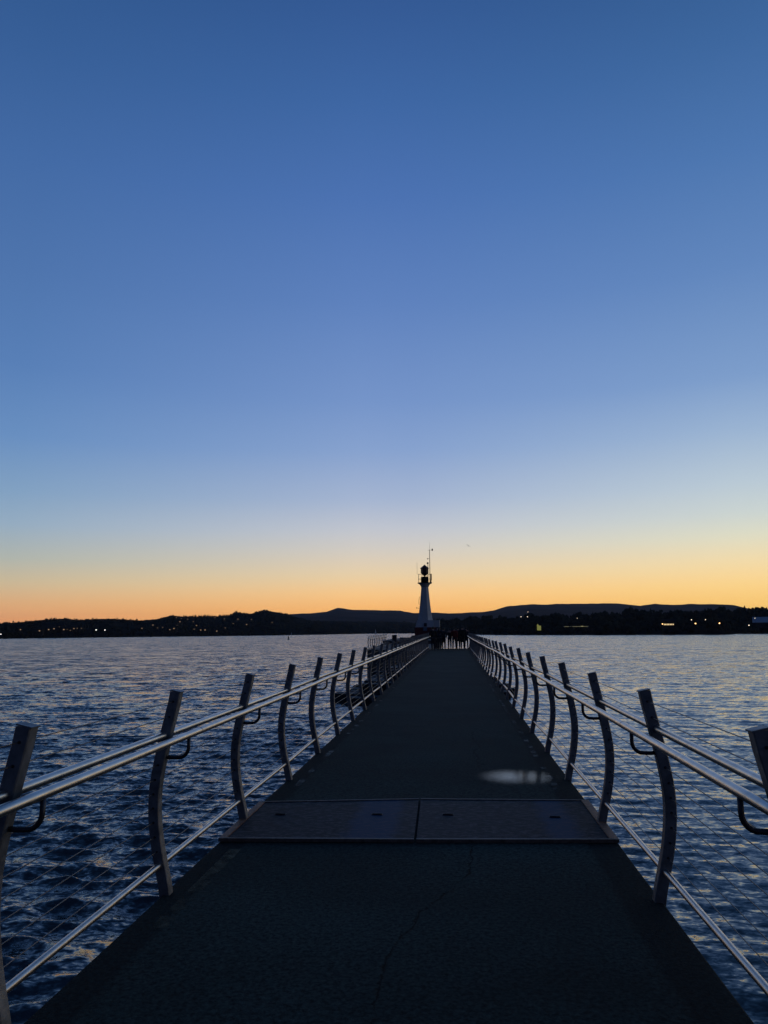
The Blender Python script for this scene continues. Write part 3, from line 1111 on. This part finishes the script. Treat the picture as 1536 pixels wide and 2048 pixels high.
    obj('equipment_box', bm, M['black_metal'], mast)
    bm = bmesh.new()
    add_tube(bm, [(0.52, -0.4, 7.76), (0.52, -0.4, 10.55)], 0.045, 8)
    pole = obj('lamp_pole', bm, M['black_metal'], root)
    bm = bmesh.new()
    add_lathe(bm, [(0.05, 10.52), (0.13, 10.58), (0.14, 10.66), (0.05, 10.80)], 10, (0.50, -0.4))
    add_box(bm, (0.40, -0.4, 10.60), (0.16, 0.06, 0.05))
    obj('beacon', bm, M['black_metal'], pole)
    bm = bmesh.new()
    add_tube(bm, [(-1.0, 0, 9.05), (-1.12, 0, 9.05), (-1.12, 0, 10.78)], 0.016, 6)
    obj('whip_aerial', bm, M['black_metal'], root)
    bm = bmesh.new()          # pipe loop and arm on the left flank
    add_tube(bm, [(-0.72, -0.2, 5.75), (-0.86, -0.25, 5.4), (-0.92, -0.3, 4.9), (-0.86, -0.3, 4.5)], 0.025, 6)
    add_tube(bm, [(-0.86, -0.3, 4.0), (-1.28, -0.3, 4.02)], 0.03, 6)
    add_box(bm, (-1.28, -0.3, 4.05), (0.06, 0.06, 0.2))
    obj('cable_arm', bm, M['black_metal'], root)
    bm = bmesh.new()          # door with steps
    add_box(bm, (0.02, -1.785, 0.95), (0.55, 0.06, 0.52), 0, 0.01)
    d = obj('door', bm, mat('blue grey door', (0.10, 0.16, 0.22), 0.6), root)
    bm = bmesh.new()
    add_box(bm, (0.05, -1.40, 1.55), (0.42, 0.10, 0.5), 0, 0.01)
    obj('hatch', bm, M['black_metal'], root)


lighthouse()

# ------------------------------------------------------------------ bin and bench on the landing
t = thing('litter_bin', 'dark upright litter bin on the lower landing behind the railing', 'bin', PX(-6.46, 85, -0.33))
bm = bmesh.new()
add_box(bm, (0, 0, 0.52), (0.50, 0.45, 1.04), 0, 0.02)
obj('body', bm, M['black_metal'], t)
bm = bmesh.new()
add_box(bm, (0, 0, 1.15), (0.56, 0.52, 0.22), 0, 0.05)
obj('hood', bm, M['black_metal'], t)
t = thing('bench', 'dark timber bench with a low back on the lower landing near the lighthouse', 'bench', PX(-5.25, 85, -0.33))
bm = bmesh.new()
for k in range(3):
    add_box(bm, (0, -0.16 + 0.16 * k, 0.46), (1.35, 0.14, 0.05), 0, 0.01)
obj('seat', bm, M['wood'], t)
bm = bmesh.new()
for k in range(3):
    add_box(bm, (0, 0.27, 0.62 + 0.15 * k), (1.35, 0.04, 0.12), 0, 0.01)
obj('backrest', bm, M['wood'], t)
for sx in (-0.55, 0.55):
    bm = bmesh.new()
    add_box(bm, (sx, 0.0, 0.215), (0.09, 0.50, 0.43), 0, 0.01)
    add_box(bm, (sx, 0.31, 0.50), (0.08, 0.04, 0.95), 0, 0.0)
    obj('leg', bm, M['concrete'], t)


# ------------------------------------------------------------------ people at the end of the walk
def skin_obj(name, nodes, edges, m, parent, sub=1):
    """nodes: {key: (co, rx, ry)}; grow one smooth skinned surface"""
    keys = list(nodes)
    me = bpy.data.meshes.new(name)
    me.from_pydata([nodes[k][0] for k in keys], [(keys.index(a), keys.index(b)) for a, b in edges], [])
    o = link_mesh(name, me, m, parent)
    sk = o.modifiers.new('skin', 'SKIN')
    for i, k in enumerate(keys):
        me.skin_vertices[0].data[i].radius = (nodes[k][1], nodes[k][2])
    me.skin_vertices[0].data[0].use_root = True
    sk.use_smooth_shade = True
    sb = o.modifiers.new('sub', 'SUBSURF')
    sb.levels = sb.render_levels = sub
    return o


def person(label, loc, rz, H, coat, trousers, stride=0.12, armL=None, armR=None, coat_len=0.0, hood=False, shoe='shoe', wide=1.0, long_hair=False):
    root = thing('person', label, 'person', loc, rz, 'people gathered at the end of the walk')
    k = H / 1.75
    W = wide

    def V(x, y, z):
        return (x * k, y * k, z * k)
    J = {
        'pelvis': V(0, 0, 0.93), 'waist': V(0, -0.01, 1.06), 'chest': V(0, 0, 1.28), 'sh': V(0, 0.01, 1.42), 'neck': V(0, -0.01, 1.50),
        'head': V(0, -0.03, 1.60), 'crown': V(0, -0.02, 1.69),
    }
    for sgn, key in ((-1, 'l'), (1, 'r')):
        st = stride * sgn
        J['hip' + key] = V(0.09 * sgn, 0, 0.88)
        J['knee' + key] = V(0.10 * sgn, st * 0.55 - 0.03, 0.49)
        J['ank' + key] = V(0.105 * sgn, st, 0.09)
        J['toe' + key] = V(0.115 * sgn, st - 0.15, 0.035)
        J['sho' + key] = V(0.185 * sgn * W, 0, 1.40)
        arm = armL if sgn < 0 else armR
        if arm is None:
            arm = [(0.235 * sgn, 0.02 - st * 0.3, 1.13), (0.24 * sgn, -0.06 - st * 0.6, 0.90)]
        J['elb' + key] = V(*arm[0])
        J['wri' + key] = V(*arm[1])
        e, wv = Vector(J['elb' + key]), Vector(J['wri' + key])
        J['han' + key] = tuple(wv + (wv - e).normalized() * 0.09 * k)
    r = {'pelvis': (.12, .10), 'waist': (.115, .09), 'chest': (.13, .10), 'sh': (.12, .085), 'neck': (.052, .055), 'head': (.075, .092), 'crown': (.055, .065)}
    for q in 'lr':
        r.update({'hip' + q: (.085, .09), 'knee' + q: (.055, .055), 'ank' + q: (.036, .038), 'toe' + q: (.034, .026), 'sho' + q: (.062, .06),
                  'elb' + q: (.042, .042), 'wri' + q: (.028, .026), 'han' + q: (.03, .018)})
    nodes = {n: (J[n], r[n][0] * k, r[n][1] * k) for n in J}
    ed = [('pelvis', 'waist'), ('waist', 'chest'), ('chest', 'sh'), ('sh', 'neck'), ('neck', 'head'), ('head', 'crown')]
    for q in 'lr':
        ed += [('pelvis', 'hip' + q), ('hip' + q, 'knee' + q), ('knee' + q, 'ank' + q), ('ank' + q, 'toe' + q), ('sh', 'sho' + q),
               ('sho' + q, 'elb' + q), ('elb' + q, 'wri' + q), ('wri' + q, 'han' + q)]
    body = skin_obj('body', nodes, ed, M['skin'], root)
    # face and fingers on the one body mesh's surface are finished with small features
    bm = bmesh.new()
    hz = 1.60 * k
    bmesh.ops.create_cone(bm, cap_ends=True, segments=8, radius1=0.018 * k, radius2=0.004 * k, depth=0.045 * k,
                          matrix=Matrix.Translation((0, -0.128 * k, hz - 0.01 * k)) @ Matrix.Rotation(R_(75), 4, 'X'))
    for sx in (-1, 1):
        bmesh.ops.create_icosphere(bm, subdivisions=1, radius=0.02 * k, matrix=Matrix.Translation((0.078 * k * sx, -0.02 * k, hz)) @ Matrix.Diagonal((0.5, 1, 1.5, 1)))
    for q, sgn in (('l', -1), ('r', 1)):
        h = Vector(J['han' + q]); d = (h - Vector(J['wri' + q])).normalized()
        side = Vector((0, 1, 0)).cross(d)
        side = side.normalized() if side.length > .1 else Vector((1, 0, 0))
        fw = d.cross(side).normalized()
        for f in range(4):
            b0 = h + fw * (f - 1.5) * 0.017 * k + d * 0.01 * k
            add_tube(bm, [b0, b0 + d * (0.035 + 0.006 * (f in (1, 2))) * k, b0 + (d * 0.055 - side * sgn * 0.02) * k], [0.009 * k, 0.008 * k, 0.006 * k], 6)
        b0 = h - d * 0.05 * k - fw * 0.025 * k
        add_tube(bm, [b0, b0 + (d * 0.03 - fw * 0.025) * k, b0 + (d * 0.055 - fw * 0.03) * k], [0.011 * k, 0.009 * k, 0.007 * k], 6)
    obj('face_and_fingers', bm, M['skin'], root, True)
    # coat
    g = 0.022 * k
    cn = {n: (J[n], (r[n][0] * k + g) * (W if n in ('pelvis', 'waist', 'chest') else 1), r[n][1] * k + g) for n in ('pelvis', 'waist', 'chest', 'sh', 'shol', 'shor', 'elbl', 'elbr', 'wril', 'wrir')}
    ce = [('pelvis', 'waist'), ('waist', 'chest'), ('chest', 'sh'), ('sh', 'shol'), ('sh', 'shor'), ('shol', 'elbl'), ('shor', 'elbr'), ('elbl', 'wril'), ('elbr', 'wrir')]
    if coat_len:
        cn['hem'] = (V(0, 0, 0.93 - coat_len), (0.155 * W) * k, 0.13 * k)
        ce.append(('pelvis', 'hem'))
    if hood:
        cn['neck'] = (J['neck'], 0.085 * k, 0.09 * k)
        ce.append(('sh', 'neck'))
    skin_obj('coat', cn, ce, M[coat], root)
    tn = {n: (J[n], r[n][0] * k + 0.014 * k, r[n][1] * k + 0.014 * k) for n in ('pelvis', 'hipl', 'hipr', 'kneel', 'kneer', 'ankl', 'ankr')}
    te = [('pelvis', 'hipl'), ('pelvis', 'hipr'), ('hipl', 'kneel'), ('hipr', 'kneer'), ('kneel', 'ankl'), ('kneer', 'ankr')]
    skin_obj('trousers', tn, te, M[trousers], root)
    for q in 'lr':
        a, tt = Vector(J['ank' + q]), Vector(J['toe' + q])
        bm = bmesh.new()
        heel = Vector((a.x, a.y + 0.045 * k, 0.04 * k))
        add_tube(bm, [heel, Vector((a.x, a.y - 0.02 * k, 0.048 * k)), Vector((tt.x, tt.y + 0.02 * k, 0.042 * k)), Vector((tt.x, tt.y - 0.05 * k, 0.032 * k))],
                 [0.036 * k, 0.048 * k, 0.042 * k, 0.02 * k], 10)
        obj('shoe', bm, M[shoe], root, True)
    bm = bmesh.new()
    bmesh.ops.create_icosphere(bm, subdivisions=2, radius=1.0, matrix=Matrix.Translation((0, 0.0, 1.635 * k)) @ Matrix.Diagonal((0.090 * k, 0.108 * k, 0.105 * k, 1)))
    cut = [v for v in bm.verts if v.co.y < -0.065 * k and v.co.z < 1.66 * k or v.co.z < (1.36 if long_hair else 1.545) * k]
    bmesh.ops.delete(bm, geom=cut, context='VERTS')
    if long_hair:
        add_tube(bm, [(0, 0.06 * k, 1.64 * k), (0, 0.09 * k, 1.50 * k), (0, 0.10 * k, 1.36 * k)], [0.075 * k, 0.07 * k, 0.03 * k], 10)
    obj('hair', bm, M['hair'], root, True)
    return root


UPL = [(-0.30, -0.16, 1.44), (-0.20, -0.34, 1.62)]
UPR = [(0.30, -0.16, 1.44), (0.20, -0.34, 1.62)]
BENT_R = [(0.26, 0.03, 1.15), (0.12, -0.22, 1.16)]
BENT_L = [(-0.26, 0.03, 1.15), (-0.12, -0.22, 1.16)]
PI = math.pi
person('person in a long black hooded coat against the left railing end', PX(-1.56, 59.2, 0), PI + 0.3, 1.80, 'cloth_black', 'denim', 0.05, None, BENT_R, 0.42, True, 'shoe', 1.2)
person('person in a navy jacket with one hand raised beside the left railing', PX(-1.12, 60.2, 0), PI - 0.2, 1.76, 'cloth_navy', 'cloth_grey', 0.06, BENT_L, UPR, 0.32, False, 'shoe', 1.2, True)
person('stocky person in a charcoal coat at the right side of the left cluster', PX(-0.80, 61.2, 0), PI, 1.72, 'cloth_grey', 'cloth_black', 0.04, None, None, 0.40, False, 'shoe', 1.25)
person('person in a grey coat tucked behind the left cluster', PX(-1.30, 62.3, 0), PI, 1.78, 'cloth_grey', 'cloth_black', 0.04, None, None, 0.40, False, 'shoe', 1.2)
person('slim person in black with legs apart, alone in the gap between clusters', PX(-0.33, 62.0, 0), PI + 0.1, 1.66, 'cloth_black', 'denim', 0.10, BENT_L, BENT_R, 0.1)
person('person in a dark red jacket walking in the middle of the group', PX(0.04, 60.4, 0), PI - 0.1, 1.74, 'cloth_red', 'cloth_grey', 0.20, None, None, 0.12, False, 'shoe', 1.15)
person('person in a black coat close behind the red jacket', PX(0.34, 62.2, 0), PI, 1.76, 'cloth_black', 'cloth_black', 0.05, BENT_L, BENT_R, 0.35, False, 'shoe', 1.2)
person('broad person in a long black hooded coat and pale shoes', PX(0.68, 61.4, 0), PI, 1.84, 'cloth_black', 'cloth_black', 0.04, BENT_L, BENT_R, 0.42, True, 'shoe_pale', 1.3)
person('person in a dark jacket with one arm raised, nearest the right railing', PX(0.98, 62.6, 0), PI - 0.3, 1.74, 'cloth_navy', 'denim', 0.06, BENT_L, UPR, 0.3, False, 'shoe', 1.1)


# ------------------------------------------------------------------ bird, buoy, sails
def at_az(a, el, d):
    return Vector((d * math.sin(R_(a)), d * math.cos(R_(a)), WATER_TO_EYE + d * math.tan(R_(el))))


bl = at_az(1.22, 6.215, 95)
t = thing('gull', 'small dark gull gliding in the pale sky right of the lighthouse', 'bird', bl, 0.5)
t.scale = (0.5, 0.5, 0.5)
bm = bmesh.new()
add_tube(bm, [(0, -0.22, 0.0), (0, -0.15, 0.02), (0, 0.0, 0.0), (0, 0.14, -0.01), (0, 0.26, -0.01)], [0.015, 0.05, 0.065, 0.045, 0.02], 8)
for sx in (-1, 1):
    prev = None
    for u, (x, y, z, c) in enumerate([(0.05, -0.02, 0.03, 0.10), (0.25, -0.06, 0.13, 0.085), (0.48, 0.02, 0.12, 0.05), (0.66, 0.10, 0.07, 0.01)]):
        z = z - sx * x * 0.55
        cur = [bm.verts.new((sx * x, y - c, z)), bm.verts.new((sx * x, y, z + 0.015)), bm.verts.new((sx * x, y + c, z))]
        if prev:
            for k in range(2):
                bm.faces.new((prev[k], prev[k + 1], cur[k + 1], cur[k]))
            bm.faces.new((prev[2], prev[0], cur[0], cur[2]))
        prev = cur
obj('body', bm, M['gull'], t, True)

d = 520.0
bp = at_az(-12.1, 0, d); bp.z = 0
t = thing('channel_buoy', 'small dark channel buoy alone on the water off the left shore', 'buoy', bp)
bm = bmesh.new()
add_lathe(bm, [(0.5, -0.4), (0.85, -0.1), (0.85, 0.35), (0.4, 0.6)], 14)
obj('float', bm, M['buoy'], t)
bm = bmesh.new()
for k in range(4):
    an = k * PI / 2 + .4
    add_tube(bm, [(0.42 * math.cos(an), 0.42 * math.sin(an), 0.55), (0.16 * math.cos(an), 0.16 * math.sin(an), 1.9)], 0.06, 6)
add_box(bm, (0, 0, 1.3), (0.5, 0.5, 0.9))
obj('cage', bm, M['buoy'], t)
bm = bmesh.new()
add_lathe(bm, [(0.2, 1.85), (0.22, 2.2), (0.05, 2.5)], 10)
obj('topmark', bm, M['buoy'], t)


def sailboat(label, a, d, sc_):
    p = at_az(a, 0, d); p.z = 0
    t = thing('sailboat', label, 'sailboat', p, 0.6)
    t.scale = (sc_, sc_, sc_)
    bm = bmesh.new()
    secs = [(-3.2, 0.05), (-2.0, 0.7), (0, 1.0), (1.8, 0.85), (2.8, 0.6)]
    rows = []
    for y, hwid in secs:
        rows.append([bm.verts.new((-hwid, y, 0.8)), bm.verts.new((-hwid * .6, y, -0.2)), bm.verts.new((hwid * .6, y, -0.2)), bm.verts.new((hwid, y, 0.8))])
    for A, B in zip(rows, rows[1:]):
        for k in range(3):
            bm.faces.new((A[k], A[k + 1], B[k + 1], B[k]))
        bm.faces.new((A[3], A[0], B[0], B[3]))
    bm.faces.new(rows[0]); bm.faces.new(rows[-1])
    obj('hull', bm, M['boat'], t)
    bm = bmesh.new()
    add_tube(bm, [(0, -0.4, 0.7), (0, -0.4, 9.0)], 0.06, 6)
    obj('mast', bm, M['boat'], t)
    for pts in ([(0, -0.3, 1.4), (0.15, 2.6, 1.5), (0, -0.3, 8.8)], [(0, -0.55, 8.0), (0, -3.0, 1.0), (0.2, -0.7, 1.1)]):
        bm = bmesh.new()
        v = [bm.verts.new(p) for p in pts]
        w2 = [bm.verts.new((p[0] + 0.03, p[1], p[2])) for p in pts]
        bm.faces.new(v); bm.faces.new(w2[::-1])
        for i in range(3):
            bm.faces.new((v[i], v[(i + 1) % 3], w2[(i + 1) % 3], w2[i]))
        obj('sail', bm, M['sail'], t)


sailboat('tiny white sailboat off the far shore just left of the lighthouse', -5.74, 1300, 1.0)
sailboat('tiniest pale boat close under the far-left shore, left of the lone buoy', -11.9, 1150, 0.5)


# ------------------------------------------------------------------ houses and lamps on the shores
def house(name, label, loc, rz, size, winmat, group=None, roofm='house_roof', nwin=2, wsize=(1.7, 1.3)):
    t = thing(name, label, 'house', loc, rz, group)
    L, D, Hh = size
    bm = bmesh.new()
    add_box(bm, (0, 0, Hh / 2 - 1.5), (L, D, Hh + 3))
    obj('wall', bm, M['house_dark'], t)
    bm = bmesh.new()
    e = 0.5
    z0, z1 = Hh + 0.003, Hh + D * 0.34
    A = [bm.verts.new((-L / 2 - e, y, z)) for y, z in ((-D / 2 - e, z0), (0, z1), (D / 2 + e, z0))]
    B = [bm.verts.new((L / 2 + e, y, z)) for y, z in ((-D / 2 - e, z0), (0, z1), (D / 2 + e, z0))]
    bm.faces.new(A); bm.faces.new(B[::-1])
    for i, j in ((0, 1), (1, 2), (2, 0)):
        bm.faces.new((A[i], B[i], B[j], A[j]))
    obj('roof', bm, M[roofm], t)
    if winmat:
        for k in range(nwin):
            bm = bmesh.new()
            add_box(bm, ((k - (nwin - 1) / 2) * (L * 0.8 / max(nwin, 1)), -D / 2 - 0.03, Hh * 0.55), (wsize[0], 0.08, wsize[1]))
            obj('window', bm, M[winmat], t)
    return t


def on_slope(land, a, el):
    """point of the slope seen at that azimuth and elevation from the pier"""
    d0 = land.d0(a)
    for i in range(400):
        d = d0 + land.depth * i / 400
        z = land.height(a, d)
        if z >= WATER_TO_EYE + d * math.tan(R_(el)) and z > 0.5:
            break
    return Vector((d * math.sin(R_(a)), d * math.cos(R_(a)), max(z, 1.0))), d


LEFT = [(-28.38, -0.003), (-28.11, 0.062), (-27.7, 0.059), (-27.51, -0.009), (-27.29, 0.023), (-27.04, -0.012), (-26.82, 0.088), (-26.6, 0.086), (-26.34, 0.119),
        (-27.67, 0.16), (-21.68, 0.336), (-21.0, 0.193), (-20.48, -0.02), (-20.17, 0.048), (-20.01, 0.328), (-19.75, 0.85), (-20.1, 0.90), (-19.3, 0.79),
        (-18.82, 0.04), (-18.62, 0.286), (-18.33, -0.06), (-18.02, -0.07), (-17.28, -0.15), (-16.74, 0.80), (-16.66, 0.133), (-15.75, 0.75), (-15.1, 0.34),
        (-14.82, 0.75), (-17.38, 0.90), (-19.81, 0.574), (-21.33, 0.16), (-28.93, -0.09), (-30.2, 0.02), (-13.3, 0.5), (-16.1, 0.45), (-22.4, 0.1), (-18.9, 0.62)]
proto = None
rh = random.Random(21)
for i, (a, el) in enumerate(LEFT):
    p, d = on_slope(left_hills, a, el)
    p += Vector((-math.sin(R_(a)), -math.cos(R_(a)), 0)) * 8
    p.z += 2.5
    rz = -R_(a) + rh.uniform(-.35, .35)
    if proto is None:
        proto = house('hillside_house', 'small dark house with warm lit windows on the wooded hillside across the left bay', p, rz, (7, 6, 3.6), 'win_warm',
                      'lit houses on the left hillside', nwin=1, wsize=(1.5, 1.2))
    else:
        c = dup(proto, p, rz)
        q = rh.uniform(0.6, 1.15)
        c.scale = (q, q, q)


def lamp(label, a, el, d, warm, rad, group=None, land=headland):
    top = at_az(a, el, d)
    g = max(land.height(a, d), 0.3) if land.d0(a) < d else 0.3
    if top.z - g < 3:
        g = top.z - 4
    t = thing('shore_lamp', label, 'street lamp', (top.x, top.y, g - 0.3), -R_(a), group)
    h = top.z - g + 0.3
    bm = bmesh.new()
    add_tube(bm, [(0, 0, 0), (0, 0, h - 0.1)], [0.13, 0.08], 6)
    add_tube(bm, [(0, 0, h - 0.12), (0, -0.35, h + 0.25), (0, -0.9, h + 0.3)], 0.06, 6)
    obj('pole', bm, M['black_metal'], t)
    bm = bmesh.new()
    bmesh.ops.create_icosphere(bm, subdivisions=2, radius=rad * 0.8, matrix=Matrix.Translation((0, -0.9, h)) @ Matrix.Diagonal((1, 1, 0.8, 1)))
    obj('lamp_head', bm, M[warm], t, True)


lamp('bright warm street lamp left of the lit window row on the right shore', 14.59, 0.391, 808, 'lamp_warm', 0.62)
lamp('dimmer white lamp high above the trees, left of a pair on the right shore', 16.48, 0.662, 812, 'lamp_white', 0.45)
lamp('bright warm street lamp low on the right shore below the pair of white lamps', 16.72, 0.406, 808, 'lamp_warm', 0.75)
lamp('dimmer white lamp high above the trees, right of a pair on the right shore', 17.37, 0.652, 812, 'lamp_white', 0.45)
lamp('bright warm street lamp by itself between the white pair and the grey roof', 18.23, 0.408, 815, 'lamp_warm', 0.75)
lamp('pale lamp on the right shore just left of the grey-roofed building', 20.03, 0.258, 935, 'lamp_white', 0.60)
lamp('small cold lamp in front of the pale grey roof at the far right', 20.42, 0.716, 938, 'lamp_white', 0.38)
lamp('white floodlight on the low hilltop, left one of two just right of the lighthouse', 4.90, 0.992, 1010, 'lamp_white', 0.42)
lamp('white floodlight on the low hilltop under the taller mast light', 5.36, 0.988, 1008, 'lamp_white', 0.50)
lamp('tall mast with a small light above the low hilltop right of the lighthouse', 5.41, 1.329, 1012, 'lamp_white', 0.34)
lamp('white lamp among the trees above the lit yellow strip', 8.85, 0.847, 930, 'lamp_white', 0.45)
lamp('bright cold floodlight on the far-left shore, left one of a close pair', -25.41, 0.216, 905, 'lamp_cold', 0.42, None, left_hills)
lamp('bright cold floodlight on the far-left shore, right one of a close pair', -24.83, 0.213, 910, 'lamp_cold', 0.42, None, left_hills)
lamp('cold floodlight on the left shore at the very edge of the view', -31.30, -0.03, 815, 'lamp_cold', 0.36, None, left_hills)

# long low building with a row of lit windows
p = at_az(15.0, 0, 812); p.z = 6.0
house('shore_building', 'long low shore building with a glowing row of windows beside a bright lamp', p, -R_(15), (12, 6, 7.2), 'win_bright', None, 'house_roof', 7, (0.8, 1.3))
p = at_az(20.95, 0, 950); p.z = 9.0
house('grey_roof_building', 'building with a broad pale grey roof at the far right of the shore', p, -R_(21), (22, 18, 3.0), None, None, 'roof_grey', 0)
# wall with its floodlight put into emission, and lit promenade strip
p = at_az(6.12, 0, 850)
t = thing('glowing_gable', 'small yellow-green glowing gable among dark trees on the right shore', 'building', (p.x, p.y, 5.5), -R_(6.1))
bm = bmesh.new()
add_box(bm, (0.5, 1.5, 2.0), (4.2, 3.0, 5.0))
obj('wall', bm, M['glow_wall'], t)
bm = bmesh.new()
v = [bm.verts.new(q) for q in ((-1.8, 0, 4.503), (0.6, 0, 4.503), (-0.9, 0, 6.6), (-1.8, 3, 4.503), (0.6, 3, 4.503), (-0.9, 3, 6.6))]
bm.faces.new(v[:3]); bm.faces.new(v[3:][::-1])
for i, j in ((0, 1), (1, 2), (2, 0)):
    bm.faces.new((v[i], v[j], v[j + 3], v[i + 3]))
obj('roof', bm, M['glow_wall'], t)
p = at_az(8.75, 0, 838)
t = thing('promenade_canopy', 'long thin lit canopy edge along the right shore promenade', 'canopy', (p.x, p.y, 6.0), -R_(8.7))
bm = bmesh.new()
add_box(bm, (0, 0, 2.9), (26, 2.5, 0.35))
obj('roof', bm, M['roof_grey'], t)
bm = bmesh.new()
add_box(bm, (0, -1.27, 2.72), (24, 0.04, 0.30))
add_box(bm, (6.2, -1.32, 2.9), (2.2, 0.06, 0.9))
obj('light_strip', bm, emit('dim strip lighting', (0.6, 0.55, 0.28), 0.35), t)
for x in (-12, -4, 4, 12):
    bm = bmesh.new()
    add_tube(bm, [(x, 0, -3.5), (x, 0, 2.72)], 0.12, 6)
    obj('column', bm, M['black_metal'], t)


# ------------------------------------------------------------------ thin evening haze over the whole bay
hm = bpy.data.materials.new('evening haze')
hm.use_nodes = True
n = NT(hm.node_tree)
out = n.node('ShaderNodeOutputMaterial')
v = n.node('ShaderNodeVolumePrincipled')
v.inputs['Color'].default_value = (0.86, 0.88, 0.95, 1)
v.inputs['Density'].default_value = 2.4e-5
v.inputs['Anisotropy'].default_value = 0.3
n.link(v.outputs[0], out.inputs['Volume'])
bm = bmesh.new()
add_box(bm, (0, 1500, 116.0), (17000, 17000, 250.0))
tag(obj('haze', bm, hm), kind='stuff')
